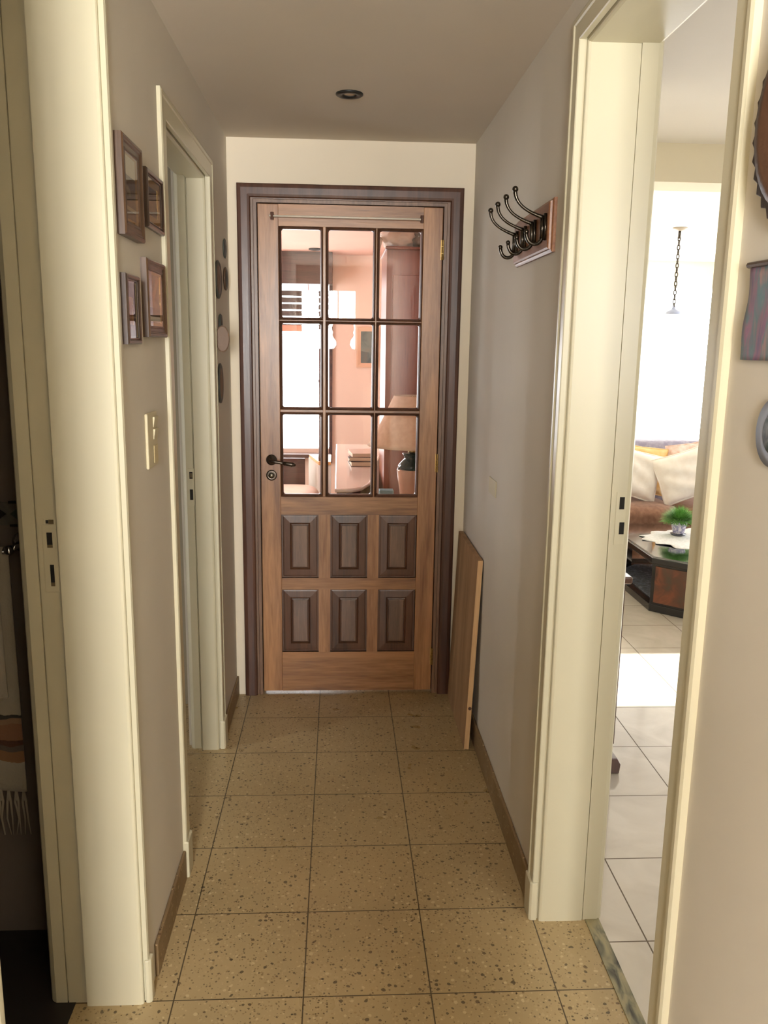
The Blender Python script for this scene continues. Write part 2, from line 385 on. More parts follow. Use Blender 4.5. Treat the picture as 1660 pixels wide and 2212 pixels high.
# bathroom behind the first left doorway
M['bathwall'] = paint('bath_tile_grey', lin(116, 106, 98), .25, .06, .05, 8)
g = G().box(-2.0, WL, 1.96, 2.06, 0, ZC).box(-2.1, -2.0, .2, 2.06, 0, ZC).box(-2.1, WL, .1, .2, 0, ZC).box(-2.1, WL, .1, 2.06, ZC, ZC + .1)
struct(g.build('wall_bathroom', M['bathwall']), 'dim grey tiled bathroom wall behind the hanging towel', 'wall')
M['bathfloor'] = paint('bath_floor', lin(40, 36, 34), .3, .1, .05, 8)
struct(G().box(-2.1, -.60, .1, 2.06, -.1, .001).build('floor_bathroom', M['bathfloor']), 'dark bathroom floor seen low at the left edge', 'floor')
g = G()
M['border'] = picture_mat('border_tile', [lin(66, 70, 66), lin(104, 98, 88), lin(80, 70, 62)], 12)
g.box(-1.6, WL - .01, 1.9555, 1.96, 1.073, 1.128)
bt = g.build('trim_5', M['border']); struct(bt, 'patterned tile border with dark liner strips on the bathroom wall', 'tile border')
for z in (1.073, 1.128):
    for i in range(5): rooted(G().box(-.70 - .2 * (i + 1) + .135, -.705 - .2 * i + .1, 1.953, 1.96, z - .003, z + .003).build('liner_strip', M['black']), bt)
for i in range(6):
    x = -.79 - .075 * i + .06
    rooted(G().prism([(x - .034, 1.10), (x, 1.075), (x + .034, 1.10), (x, 1.125)], 1.9545, 1.956, 'y').build('diamond_inlay', M['bathfloor'] if i % 2 else plain('inlay_green', lin(60, 70, 60), .4)), bt)
# second left room
g = G().box(-2.6, -.56, 3.35, 3.44, 0, ZC).box(-2.7, -2.6, 2.06, 3.45, 0, ZC).box(-2.7, -.56, 2.0601, 3.45, ZC, ZC + .1)
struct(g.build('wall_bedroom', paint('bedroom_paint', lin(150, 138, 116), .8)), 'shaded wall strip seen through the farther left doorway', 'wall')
struct(G().box(-2.7, -.60, 2.06, 3.45, -.1, 0).build('floor_bedroom', M['terrazzo']), 'shaded strip of floor inside the farther left doorway', 'floor')

# room behind the entrance door
M['salmon'] = paint('salmon_paint', lin(226, 203, 186), .8, .03, .1)
XF0, XF1, YF = -1.8, .98, 7.7
g = G()
g.box(XF0 - .1, XF0, 3.56, 5.3, 0, ZC).box(XF0 - .1, XF0, 6.5, YF + .1, 0, ZC).box(XF0 - .1, XF0, 5.3, 6.5, 0, .8).box(XF0 - .1, XF0, 5.3, 6.5, 2.1, ZC).box(XF1, 1.1, 3.56, YF + .1, 0, 2.5)  # opening on the left side is added to let in more light
W0 = (-1.4, -.09, .55, 2.22)
g.box(XF0, W0[0], YF, YF + .1, 0, ZC).box(W0[1], XF1, YF, YF + .1, 0, ZC).box(W0[0], W0[1], YF, YF + .1, 0, W0[2]).box(W0[0], W0[1], YF, YF + .1, W0[3], ZC)
struct(g.build('wall_study', M['salmon']), 'salmon pink walls of the room behind the glass door', 'wall')
struct(G().box(XF0 - .1, 1.1, 3.56, YF + .1, ZC, ZC + .1).build('ceiling_study', paint('study_ceiling_bounce', lin(228, 182, 164), .85)), 'ceiling of the room behind the glass door, coloured by pink bounced light', 'ceiling')  # whitish ceiling; pink bounce from the walls is put into its colour
struct(G().box(XF0 - .1, 1.1, 3.56, YF + .1, -.1, 0).build('floor_study', ceramic('study_tile', lin(190, 176, 160), lin(206, 192, 176), 0, 0, .3, .003, lin(120, 100, 80), .15)), 'pale floor of the room behind the glass door', 'floor')
M['brown'] = wood('dark_brown_wood', lin(52, 34, 30), lin(84, 56, 48), 'x', 1, .45)
win = G().box(W0[0] - .06, W0[0], YF - .03, YF, W0[2] - .05, W0[3]).box(W0[1], W0[1] + .03, YF - .03, YF, .42, W0[3]).build('window_2', M['brown'])
struct(win, 'bright window with a brown roller shutter behind the glass door', 'window')
rooted(G().box(W0[0] - .1, W0[1] + .03, YF - .22, YF, 2.0, ZC).build('shutter_box', M['brown'], bevel=.004), win)
for i in range(6): rooted(G().box(W0[0], W0[1], YF + .02, YF + .032, 1.955 - .058 * i - .046, 1.955 - .058 * i).build('shutter_slat', M['brown']), win)
rooted(G().box(W0[0], -.33, YF + .016, YF + .034, 1.60, 1.655).build('bottom_rail', plain('pink_rail', lin(220, 150, 120), .6)), win)  # bottom rail in pink, unlike the brown slats
rooted(G().tube([(-.275, YF - .02, 2.0), (-.275, YF - .02, 1.0)], .005, 6).build('pull_strap', plain('red_strap', lin(180, 90, 80), .8)), win)
rooted(G().box(W0[0] - .1, W0[1] + .02, YF - .12, YF, W0[2] - .07, W0[2] - .04).build('sill', M['brown']), win)

# living and dining room
M['cream'] = paint('cream_living_paint', lin(222, 214, 192), .8, .03, .1)
M['lceil'] = paint('living_ceiling_paint', lin(222, 219, 214), .85, .02, .1)
struct(G().box(.70, 5.2, -1.1, 10.2, -.1, 0).build('floor_living', M['tile']), 'glossy beige ceramic tiles of the living room', 'floor')
struct(G().box(.70, 5.2, -1.1, 10.2, 2.5, 2.6).build('ceiling_living', M['lceil']), 'pale living room ceiling above the right doorway', 'ceiling')
struct(G().box(1.1, 5.1, 4.36, 4.6, 2.317, 2.5).build('trim_6', M['cream']), 'tan ceiling beam across the living room', 'beam')
g = G()
# window wall (y=10), right wall (x=5), back wall
g.box(1.1, 1.5, 10.0, 10.1, 0, 2.5).box(4.5, 5.0, 10.0, 10.1, 0, 2.5).box(1.5, 4.5, 10.0, 10.1, 2.2, 2.5).box(1.5, 4.5, 10.0, 10.1, 0, .2)
struct(g.build('wall_living', M['cream']), 'cream wall band above the bright far living room window', 'wall')
struct(G().box(1.1, 1.2, 3.45, 10.1, 0, 2.5).build('wall_dining', M['cream']), 'cream inner wall of the living room beside the sofa', 'wall')
g = G()
ys = [(-1.0, 3.3), (3.9, 4.7), (6.4, 6.6), (8.6, 10.1)]
for a, b in ys: g.box(5.0, 5.1, a, b, 0, 2.5)
g.box(5.0, 5.1, 4.7, 6.4, 0, .6).box(5.0, 5.1, 4.7, 6.4, 1.55, 2.5).box(5.0, 5.1, 3.3, 3.9, 0, 1.6).box(5.0, 5.1, 3.3, 3.9, 2.1, 2.5).box(5.0, 5.1, 6.6, 8.6, 0, .85).box(5.0, 5.1, 6.6, 8.6, 2.15, 2.5)  # narrow opening added for the sun patch, low one for pillow light
struct(g.build('wall_living_side', M['cream']), 'cream side wall of the living room with windows added out of view', 'wall')
g = G().box(.70, 1.2, -1.1, -1.0, 0, 2.5).box(2.5, 5.1, -1.1, -1.0, 0, 2.5).box(1.2, 2.5, -1.1, -1.0, 0, 1.2).box(1.2, 2.5, -1.1, -1.0, 2.1, 2.5)  # opening added to throw light on the doorway jamb
struct(g.build('wall_living_near', M['cream']), 'cream living room wall behind the near hall wall', 'wall')
g = G()
for x in (1.5, 2.25, 3.0, 3.75, 4.46): g.box(x, x + .04, 10.02, 10.06, .2, 2.2)
struct(g.build('window_3', M['white']), 'glaring far living room window seen through the right doorway', 'window')

# ------------------------------------------------------------------ entrance door
d = empty('door_1', (.04, YE, 0), 'brown wooden entrance door with nine glass panes and six raised panels', 'door', None, 'structure')
def dp(g, name, mat, bevel=0, smooth=False): return rooted(g.build(name, mat, bevel=bevel, smooth=smooth), d)
PY = lambda y0: (lambda u, x, z: (x, y0 + u, z))
# casing on the wall
cp = [(0, .052), (-.012, .052), (-.016, .047), (-.0175, .036), (-.0175, .012), (-.015, .004), (-.009, 0), (0, 0)]
ci = (-.346, .434, 2.049)
g = G().sweep(cp, [(ci[0], 0, -1, 0), (ci[0], ci[2], -1, 1), (ci[1], ci[2], 1, 1), (ci[1], 0, 1, 0)], PY(YE)); dp(g, 'casing', M['casing'])
ip = [(-.004, 0.0), (-.004, .012), (.0, .014), (.0, .025), (.10, .025), (.10, 0), (.055, 0.0), (.055, -.008), (.05, -.008), (.05, 0)]
li = (-.3235, .4105, 2.032)
g = G().sweep(ip, [(li[0], 0, -1, 0), (li[0], li[2], -1, 1), (li[1], li[2], 1, 1), (li[1], 0, 1, 0)], PY(YE)); dp(g, 'door_jamb', M['casing_in'])
y0, y1 = 3.450, 3.488
px = [(-.229, -.076), (-.0435, .133), (.1595, .321)]; pz = [(1.600, 1.937), (1.243, 1.576), (.882, 1.212)]
xs = [(-.239, -.083), (-.034, .123), (.170, .329)]; zs = [(.522, .796), (.191, .471)]
for a, b in ((-.320, -.239), (.331, .407)): dp(G().box(a, b, y0, y1, .013, 2.029), 'stile', M['door_v'], .002)
for a, b in ((1.947, 2.029), (.796, .872), (.471, .522), (.013, .191)): dp(G().box(-.239, .331, y0 + .0003, y1, a, b), 'rail', M['door_h'])
for z0, z1 in zs:
    dp(G().box(-.083, -.034, y0 + .0004, y1, z0, z1), 'mullion', M['door_v']); dp(G().box(.123, .170, y0 + .0004, y1, z0, z1), 'mullion', M['door_v'])
for x0, x1 in ((-.066, -.0535), (.143, .1495)): dp(G().box(x0, x1, y0 + .0002, y1, .872, 1.947), 'glazing_bar', M['door_v'], .002)
for z0, z1 in ((1.586, 1.590), (1.222, 1.233)): dp(G().box(-.239, .331, y0 + .0006, y1, z0, z1), 'glazing_bar', M['door_h'], .001)
mp_ = [(-.002, .0102), (-.004, .008), (-.002, .006), (.004, .003), (.012, 0), (.026, 0), (.032, .006), (.034, .0102)]
for zi, (z0, z1) in enumerate(pz):
    for a, b in px:
        r = .007; cs = []
        for cx, cz, sx, sz in ((a, z0, -1, -1), (b, z0, 1, -1), (b, z1, 1, 1), (a, z1, -1, 1)):
            pts = []
            for t in (0, .5, 1):
                ang = t * math.pi / 2
                pts.append((cx - sx * r + sx * r * math.cos(ang), cz - sz * r + sz * r * math.sin(ang), sx * math.cos(ang) * 1.0, sz * math.sin(ang) * 1.0))
            # outer side stays a square corner
            pts[0] = (pts[0][0], pts[0][1], sx, 0); pts[2] = (pts[2][0], pts[2][1], 0, sz)
            pts[1] = (pts[1][0], pts[1][1], sx * 1.15, sz * 1.15)
            cs += pts if sx * sz > 0 else pts[::-1]
        dp(G().sweep(mp_, cs, PY(y0), True), 'glazing_bead', M['door_dark'])
        o = dp(G().box(a - .004, b + .004, y0 + .017, y0 + .020, z0 - .004, z1 + .004), 'pane', M['glass']); o['label'] = 'clear glass pane'
pp = [(.001, 0), (.010, 0), (.010, -.006), (.009, -.010), (.007, -.036), (.010, -.037), (.008, -.040), (.003, -.041), (.002, -.044), (.007, -.045), (.007, -.048), (.030, -.048), (.030, 0)]
for z0, z1 in zs:
    for a, b in xs:
        g = G().sweep(pp, [(a, z0, -1, -1), (b, z0, 1, -1), (b, z1, 1, 1), (a, z1, -1, 1)], PY(y0), True)
        o = dp(g, 'raised_panel', M['door_dark'])
        sub(G().box(a + .047 - .04, b - .047 - .04, y0 + .002 - YE, y0 + .03 - YE, z0 + .047, z1 - .047).build('panel_field', M['door_field'], bevel=.002), o)
        for ch in o.children: ch.matrix_parent_inverse = Matrix.Translation((0.04, YE, 0)) @ Matrix.Identity(4)
# lever handle, lock, hinges, curtain rod
o = dp(G().lathe([(0, -.013), (.010, -.012), (.012, -.008), (.016, -.008), (.019, -.003), (.0215, -.003), (.0225, 0)], (-.2765, y0, 1.026), 'y', 28), 'handle_rosette', M['bronze'], smooth=True)
hx = -.2765
dp(G().tube([(hx, y0 - .006, 1.026), (hx, y0 - .038, 1.026), (hx + .006, y0 - .047, 1.026), (hx + .022, y0 - .049, 1.024), (hx + .045, y0 - .049, 1.020), (hx + .05, y0 - .049, 1.0195), (hx + .054, y0 - .049, 1.019), (hx + .085, y0 - .048, 1.014), (hx + .089, y0 - .048, 1.0135), (hx + .092, y0 - .048, 1.013), (hx + .097, y0 - .048, 1.012), (hx + .102, y0 - .048, 1.0115)],
            [.009, .009, .009, .007, .006, .006, .0085, .0095, .0095, .007, .007, .003], 14), 'lever_handle', M['bronze'], smooth=True)
dp(G().lathe([(0, -.005), (.011, -.005), (.012, -.002), (.0145, -.003), (.0205, -.003), (.0225, 0)], (-.277, y0, .962), 'y', 28), 'lock_rosette', M['bronze'], smooth=True)
dp(G().lathe([(0, -.008), (.009, -.008), (.0095, -.005), (.0095, -.001)], (-.277, y0, .962), 'y', 20), 'lock_cylinder', M['steel'], smooth=True)
for z in (1.869, 1.018, .17):
    g = G()
    for q in range(3): g.tube([(.4085, y0 - .006, z - .039 + q * .026 + .001), (.4085, y0 - .006, z - .039 + q * .026 + .025)], .0055, 10)
    g.box(.401, .416, y0 - .002, y0 + .001, z - .038, z + .038)
    dp(g, 'hinge', M['brass'])
o = dp(G().tube([(-.273, y0 - .022, 1.981), (.327, y0 - .022, 1.980)], .0042, 10), 'curtain_rod', M['rod'], smooth=True); o['label'] = 'pale slim rod across the top rail'
for x in (-.262, .322): dp(G().tube([(x, y0 - .022, 1.967), (x, y0 - .022, 1.995)], .0065, 8).box(x - .006, x + .006, y0 - .022, y0, 1.972, 1.990), 'rod_bracket', M['casing'], .001)

# ------------------------------------------------------------------ hall things
# recessed ceiling spotlight
root = empty('recessed_spotlight', (.029, 2.834, ZC), 'round black recessed spotlight in the hall ceiling', 'ceiling light')
G().lathe([(.043, 0), (.043, -.004), (.038, -.007), (.024, -.006), (.021, -.001), (.021, 0)], (0, 0, 0), n=36).build('trim_ring', M['black'], root, smooth=True)
o = G().lathe([(0, -.0035), (.012, -.003), (.0205, -.0012), (.0205, 0)], (0, 0, 0), n=28).build('lamp_lens', plain('frosted_lens', lin(186, 166, 140), .3), root, smooth=True); o['label'] = 'pale round lens'

# framed pictures on the left wall
def picture(y0, y1, z0, z1, depth, fmat, label, style):
    """hangs on the left wall, faces +x"""
    root = empty('picture_frame', (XL, (y0 + y1) / 2, (z0 + z1) / 2), label, 'picture frame', 'framed pictures on the left wall')
    w_, h_ = (y1 - y0) / 2, (z1 - z0) / 2
    fw = style['fw']; d = depth
    prof = [(0, 0), (d - .003, 0), (d, -.003), (d, -.007), (d - .002, -.009), (d - .002, -.4 * fw), (d - .004, -.5 * fw), (d - .0045, -.75 * fw), (d - .003, -.8 * fw), (d - .0035, -.92 * fw), (d - .006, -fw), (0, -fw)]
    g = G().sweep(prof, [(-w_, -h_, -1, -1), (w_, -h_, 1, -1), (w_, h_, 1, 1), (-w_, h_, -1, 1)], lambda u, a, b: (u, a, b), True)
    g.build('moulding', fmat, root)
    iw, ih = w_ - fw, h_ - fw
    mo = G().box(.001, d - .0068, -iw - .002, iw + .002, -ih - .002, ih + .002).build('mount', style['mount'], root)
    a, b, c, e = style['img']
    G().box(d - .007, d - .0063, -iw + a * 2 * iw, -iw + b * 2 * iw, -ih + c * 2 * ih, -ih + e * 2 * ih).build('print', style['mat'], root)
    for (a, b, c, e, m, nm) in style['extra']:
        G().box(d - .007, d - .0056, -iw + a * 2 * iw, -iw + b * 2 * iw, -ih + c * 2 * ih, -ih + e * 2 * ih).build(nm, m, root)
    for pts, m, nm in style.get('poly', ()):
        G().prism([(-iw + p * 2 * iw, -ih + q * 2 * ih) for p, q in pts], d - .0064, d - .0060, 'x').build(nm, m, root)
    G().box(d - .0050, d - .0044, -iw - .001, iw + .001, -ih - .001, ih + .001).build('glazing', M['glazing'], root)
    return root
pm = lambda n, *c, s=30, st=(1, 1, 1): picture_mat(n, [lin(*x) for x in c], s, st)
P1 = pm('print_street', (52, 44, 36), (92, 78, 62), (70, 60, 50), (140, 124, 98), s=18)
P2 = pm('print_brown', (44, 34, 24), (66, 50, 34), (90, 70, 48), s=14)
P3 = pm('print_rooftops', (56, 54, 44), (104, 84, 60), (150, 120, 86), s=22)
P4 = pm('print_stripes', (30, 24, 22), (54, 42, 38), (84, 66, 56), s=10, st=(1, 6, .6))
reflect_p = plain('pale_reflection', lin(182, 172, 140), .6); bar_p = plain('print_band', lin(150, 138, 112), .6); snow = plain('print_white', lin(232, 224, 212), .6)
picture(1.745, 1.912, 1.705, 1.895, .018, M['frame_wood'], 'brown wooden picture frame at top left, pale reflection painted above its dark print', dict(fw=.030, mount=M['mat_tan'], img=(.04, .80, .04, .96), mat=P1, extra=[(.04, .80, .68, .96, reflect_p, 'print_reflection'), (.04, .78, .17, .22, bar_p, 'print_road')]))  # pale top is a reflection in the glass, put in as colour
picture(1.990, 2.165, 1.750, 1.878, .010, M['frame_dark'], 'small black picture frame, upper right of the four, with gold line of reflected light', dict(fw=.016, mount=M['mat_tan'], img=(.06, .74, .16, .80), mat=P2, extra=[(.74, .82, .16, .84, M['gold'], 'gold_strip')]))  # gold strip stands for the window's reflection on the mount edge
picture(1.930, 2.125, 1.508, 1.679, .016, M['frame_wood'], 'brown wooden picture frame, lower right of the four, with slanting roof print', dict(fw=.026, mount=M['mat_tan'], img=(.05, .82, .05, .95), mat=P3, extra=[(.05, .80, .07, .17, snow, 'print_snow'), (.05, .80, .18, .33, P2, 'print_ground'), (.83, .88, .05, .95, M['gold'], 'gold_strip')], poly=[([(.08, .34), (.26, .34), (.80, .90), (.64, .95)], plain('print_beam', lin(150, 112, 76), .6), 'print_roof')]))
picture(1.748, 1.862, 1.492, 1.632, .014, M['frame_dark'], 'narrow dark picture frame, lower left of the four, with gold panel', dict(fw=.013, mount=M['frame_dark'], img=(.03, .97, .03, .97), mat=P4, extra=[(.10, .50, .24, .72, metal('ochre_foil', lin(170, 124, 56), .5), 'print_panel'), (.50, .58, .23, .71, M['gold'], 'gold_strip'), (.90, .93, .02, .98, M['mat_cream'], 'pale_slip')]))

# light switch plate on the left wall
root = empty('light_switch', (XL, 1.957, 1.276), 'tall ivory light switch plate below the picture frames', 'light switch')
G().box(0, .007, -.050, .050, -.063, .063).build('plate', M['plate'], root, bevel=.003)
for z in (.040, .012): G().prism([(.007, z - .012), (.0085, z - .012), (.012, z + .012), (.007, z + .012)], .004, .044, 'y').build('rocker', M['plate'], root, bevel=.001)
G().box(.007, .0082, .004, .044, -.055, -.014).build('blank_module', plain('ivory_dull', lin(196, 182, 140), .5), root, bevel=.001)

# small wall ornaments at the end of the left wall
M['plq1'] = paint('plaque_brown', lin(92, 72, 56), .4, .3, .6, 60); M['plq2'] = paint('plaque_grey', lin(72, 74, 68), .5, .3, .6, 50); M['plq3'] = paint('plaque_clay', lin(116, 94, 78), .55, .2, .5, 60)
grp = 'wall ornaments beside the wooden door'
def plaque(y, z, ry, rz, th, mat, mat2, label):
    root = empty('wall_ornament', (XL, y, z), label, 'wall ornament', grp)
    G().lathe([(0.92, 0), (1, .35 * th), (1, .7 * th), (.9, th), (.78, th * .85)] , (0, 0, 0), 'x', 30, ry, rz).build('rim', mat, root, smooth=True)
    G().lathe([(.80, th * .5), (.78, th * .84), (.55, th * .95), (.3, th * 1.25), (0, th * 1.35)], (0, 0, 0), 'x', 30, ry, rz).build('relief', mat2, root, smooth=True)
    return root
plaque(3.322, 1.845, .040, .036, .006, M['plq2'], M['black'], 'small dark ornament, topmost of those beside the wooden door')
plaque(3.105, 1.716, .070, .066, .011, M['plq2'], M['plq1'], 'large oval plate with raised rim, widest ornament left of the door')
plaque(3.318, 1.734, .044, .043, .009, M['plq1'], M['plq2'], 'small brown oval ornament just right of the large oval plate')
root = empty('wall_ornament', (XL, 3.05, 1.562), 'round clay disc ornament hanging from a dark tag beside the door', 'wall ornament', grp)
G().lathe([(0, 0), (.9, 0), (1, .3 * .012), (1, .009), (.92, .012), (0, .013)], (.026, -.02, -.052), 'y', 30, .024, .046).build('disc', M['plq3'], root, smooth=False)
G().lathe([(.9, 0), (1, .004), (.9, .009), (0, .010)], (.0, .10, .000), 'x', 24, .03, .038).build('hanging_tag', M['plq2'], root, smooth=True)
plaque(3.115, 1.352, .050, .072, .009, M['plq2'], M['plq3'], 'tall grey carved ornament, lowest of those beside the wooden door')

# coat rack on the right wall
root = empty('coat_rack', (XR, 2.332, 1.792), 'wooden coat rack with four black double hooks on the right wall', 'coat rack')
cp = [(0, 0), (-.007, 0), (-.009, -.003), (-.010, -.007), (-.015, -.008), (-.018, -.012), (-.018, -.03), (0, -.03)]
hy, hz = .215, .064
G().sweep(cp, [(-hy, -hz, -1, -1), (hy, -hz, 1, -1), (hy, hz, 1, 1), (-hy, hz, -1, 1)], lambda u, a, b: (u, a, b), True).box(-.017, 0, -hy + .02, hy - .02, -hz + .02, hz - .02).build('backboard', M['rackwood'], root)
def bez(p, n=14):
    out = []
    k = len(p) - 1
    for i in range(n + 1):
        t = i / n; v = Vector((0, 0, 0))
        for j, q in enumerate(p): v += Vector(q) * (math.comb(k, j) * t ** j * (1 - t) ** (k - j))
        out.append(v)
    return out
for y in (2.150, 2.265, 2.381, 2.490):
    yy = y - 2.332
    g = G().prism([(yy - .007, -.034), (yy + .007, -.034), (yy + .008, 0), (yy + .007, .03), (yy - .007, .03), (yy - .008, 0)], -.024, -.017, 'x')
    g.tube([(-.027, yy, -.03), (-.027, yy, .022)], .0055, 8)
    up = bez([(-.025, yy, .020), (-.055, yy, .030), (-.10, yy, .045), (-.098, yy, .085)])
    g.tube(up, [.0055 - .0015 * math.sin(math.pi * i / 14) for i in range(15)], 10); g.ball(up[-1], .0075, 10)
    lo = bez([(-.025, yy, -.024), (-.030, yy, -.052), (-.066, yy, -.050), (-.066, yy, -.014)])
    g.tube(lo, [.005] * 15, 10); g.ball(lo[-1], .0062, 8)
    h = g.build('double_hook', M['iron'], root, smooth=True)
    for z in (-.012, .012): G().ball((-.024, yy + (.0 if z > 0 else 0), z), .0035, 5).build('screw', M['steel'], h)

# blank cover plate low on the right wall
tag(G().box(XR - .004, XR, 2.742, 2.868, 1.0, 1.055).build('cover_plate', M['plate'], bevel=.002), 'small blank ivory cover plate on the right hall wall', 'cover plate')

# pine board leaning on the right wall
root = empty('pine_board', (.478, 2.92, 0), 'pine board leaning against the right wall beside the wooden door', 'board')
g = G().box(0, .019, 0, .492, 0, .738); o = g.build('board_face', M['pine'], root, bevel=.002)
o2 = G().box(.0005, .0185, -.0012, .0005, .001, .737).build('end_edge', M['pine_edge'], root); o2['label'] = 'lighter sawn edge'
G().lathe([(0, -.0004), (.006, -.0003), (.0065, 0)], (.011, -.0012, .165), 'y', 14).build('knot', M['door_dark'], root)
root.rotation_euler = (0, math.radians(2.1), 0)

# near right wall: carved plate, woven hanging, round dish
root = empty('carved_plate', (XR, .962, 1.765), 'dark toothed round plate at the upper right edge of the photo', 'wall plate')
n = 72; pts = []
for i in range(n):
    a = 2 * math.pi * i / n; r = .134 if i % 2 else .127
    pts.append((r * math.cos(a), r * math.sin(a)))
G().prism(pts, -.012, -.002, 'x').build('toothed_rim', paint('rim_dark', lin(62, 46, 36), .5, .3, .6, 50), root, bevel=.001)
G().lathe([(.118, -.012), (.112, -.020), (.098, -.021), (.09, -.013)], (0, 0, 0), 'x', 48).build('raised_ring', paint('ring_brown', lin(84, 58, 42), .4, .3, .5, 60), root, smooth=True)
G().lathe([(.092, -.010), (.088, -.014), (.05, -.018), (0, -.020)], (0, 0, 0), 'x', 40).build('centre_relief', picture_mat('relief_rust', [lin(80, 50, 34), lin(170, 112, 68), lin(110, 70, 44)], 40), root, smooth=True)
root = empty('woven_hanging', (XR, 1.018, 1.545), 'mauve and blue woven hanging on the near right wall', 'wall hanging')
M['weave'] = picture_mat('weave', [lin(92, 84, 112), lin(132, 98, 116), lin(88, 112, 118), lin(150, 120, 120)], 26, (1, 2.2, .6))
G().grid(lambda u, v: (-.004 - .0015 * math.sin(u * 17) * math.cos(v * 9), -.075 + .142 * u - .01 * v, -.058 + .114 * v), 16, 16).build('cloth', M['weave'], root, smooth=True)
s_ = root.children[0].modifiers.new('thick', 'SOLIDIFY'); s_.thickness = .003
G().tube([(-.006, -.092, .058), (-.006, .066, .060)], .004, 8).build('hanging_bar', M['frame_dark'], root)
root = empty('round_dish', (XR, .982, 1.402), 'small pale blue dish hanging below the woven hanging', 'wall dish')
G().lathe([(.02, 0), (.041, -.004), (.042, -.006), (.03, -.005), (.0, -.004)], (0, 0, 0), 'x', 36).build('rim', plain('dish_blue', lin(140, 146, 162), .5), root, smooth=True)
G().lathe([(.026, -.0055), (.0, -.0065)], (0, 0, 0), 'x', 30).build('painted_centre', picture_mat('dish_paint', [lin(88, 104, 122), lin(150, 160, 170), lin(84, 112, 110)], 50), root, smooth=True)

# bathroom towel and bar
root = empty('towel_bar', (-.745, 1.96, 1.028), 'chrome towel bar with round knob end on the bathroom wall', 'towel bar')
G().lathe([(.024, 0), (.024, -.006), (.016, -.010), (.010, -.014)], (.006, 0, .006), 'y', 28).build('wall_flange', M['chrome'], root, smooth=True)
G().tube([(.006, -.008, .006), (.0, -.03, .0), (-.012, -.038, -.006)], .008, 12).build('bracket', M['chrome'], root, smooth=True)
G().ball((-.014, -.038, -.007), .0125, 12).tube([(-.014, -.038, -.010), (-.42, -.038, -.010)], .006, 12).build('bar', M['chrome'], root, smooth=True)
M['towel'] = None
m, nt, b = newmat('towel_cloth'); L = nt.links
tc = N(nt, 'ShaderNodeTexCoord'); sp = N(nt, 'ShaderNodeSeparateXYZ'); L.new(tc.outputs['Object'], sp.inputs[0])
nz = N(nt, 'ShaderNodeTexNoise', i_Scale=16.0, i_Detail=3.0); L.new(tc.outputs['Object'], nz.inputs[0])
zz = mathn(nt, 'ADD', sp.outputs[2], mathn(nt, 'MULTIPLY', mathn(nt, 'SUBTRACT', nz.outputs[0], .5), .03))
f = mathn(nt, 'DIVIDE', mathn(nt, 'ADD', zz, .62), .62)   # 0 at hem, 1 at the bar
wh = lin(176, 166, 148)
r = ramp(nt, [(0, wh), (.13, lin(150, 112, 80)), (.175, lin(104, 92, 80)), (.20, lin(92, 62, 48)), (.225, lin(150, 108, 80)), (.29, lin(160, 128, 100)), (.315, lin(70, 66, 58)), (.33, wh)], 'CONSTANT'); L.new(f, r.inputs[0])
L.new(r.outputs[0], b.inputs['Base Color']); b.inputs['Roughness'].default_value = .95; b.inputs['Sheen Weight'].default_value = .3
bp = N(nt, 'ShaderNodeBump', i_Strength=.4, i_Distance=.004); n5 = N(nt, 'ShaderNodeTexNoise', i_Scale=160.0); L.new(tc.outputs['Object'], n5.inputs[0]); L.new(n5.outputs[0], bp.inputs['Height']); L.new(bp.outputs[0], b.inputs['Normal'])
M['towel'] = m
root = empty('towel', (-.87, 1.922, 1.025), 'white fringed towel with orange and brown stripes over the towel bar', 'towel')
def cloth(name, x0, x1, zb, yo, ph):
    o = G().grid(lambda u, v: (x0 + (x1 - x0) * u + .004 * v, yo + .005 * math.sin(u * 11 + ph) * (.3 + .7 * v) + (.0 if v > .02 else .004), zb * v), 22, 30).build(name, M['towel'], root, smooth=True)
    s = o.modifiers.new('thick', 'SOLIDIFY'); s.thickness = .004; return o
cloth('back_fall', -.20, .1045, -.615, .014, 0.0)
cloth('front_fall', -.20, .085, -.36, -.013, 1.2)
G().grid(lambda u, v: (-.20 + .30 * u, .0145 * math.cos(math.pi * v), -.012 + .0165 * math.sin(math.pi * v)), 8, 14).build('fold', plain('towel_white', lin(176, 166, 148), .95), root, smooth=True)
g = G()
for i in range(17):
    x = -.195 + i * .0183; 
    for s in (-1, 1):
        g.tube([(x, .014, -.612), (x + s * .004, .012, -.645), (x + s * .002 + random.uniform(-.006, .006), .012, -.69), (x + s * .003 + random.uniform(-.008, .008), .013, -.735)], [.003, .0032, .002, .001], 6)
    g.ball((x, .013, -.638), .0048, 5)
g.build('fringe', plain('fringe_white', lin(168, 158, 140), .95), root, smooth=True)

# ------------------------------------------------------------------ living room things
# octagonal coffee table
TX0, TX1, TY0, TY1, CH = 1.805, 2.95, 4.425, 5.50, .165
def octo(e): return [(TX0 - e + CH, TY0 - e), (TX1 + e - CH, TY0 - e), (TX1 + e, TY0 - e + CH), (TX1 + e, TY1 + e - CH), (TX1 + e - CH, TY1 + e), (TX0 - e + CH, TY1 + e), (TX0 - e, TY1 + e - CH), (TX0 - e, TY0 - e + CH)]
ox_, oy_ = (TX0 + TX1) / 2, (TY0 + TY1) / 2
def loc(pts): return [(a - ox_, b - oy_) for a, b in pts]
M['lacquer'] = plain('black_lacquer', lin(34, 32, 34), .12)
M['marbled'] = picture_mat('brown_marbled', [lin(62, 36, 26), lin(116, 66, 44), lin(84, 52, 38), lin(72, 58, 44)], 9)
root = empty('coffee_table', (ox_, oy_, 0), 'low dark octagonal coffee table with brown marbled panels', 'coffee table')
G().prism(loc(octo(0)), .285, .318).build('table_frame', M['lacquer'], root, bevel=.004)
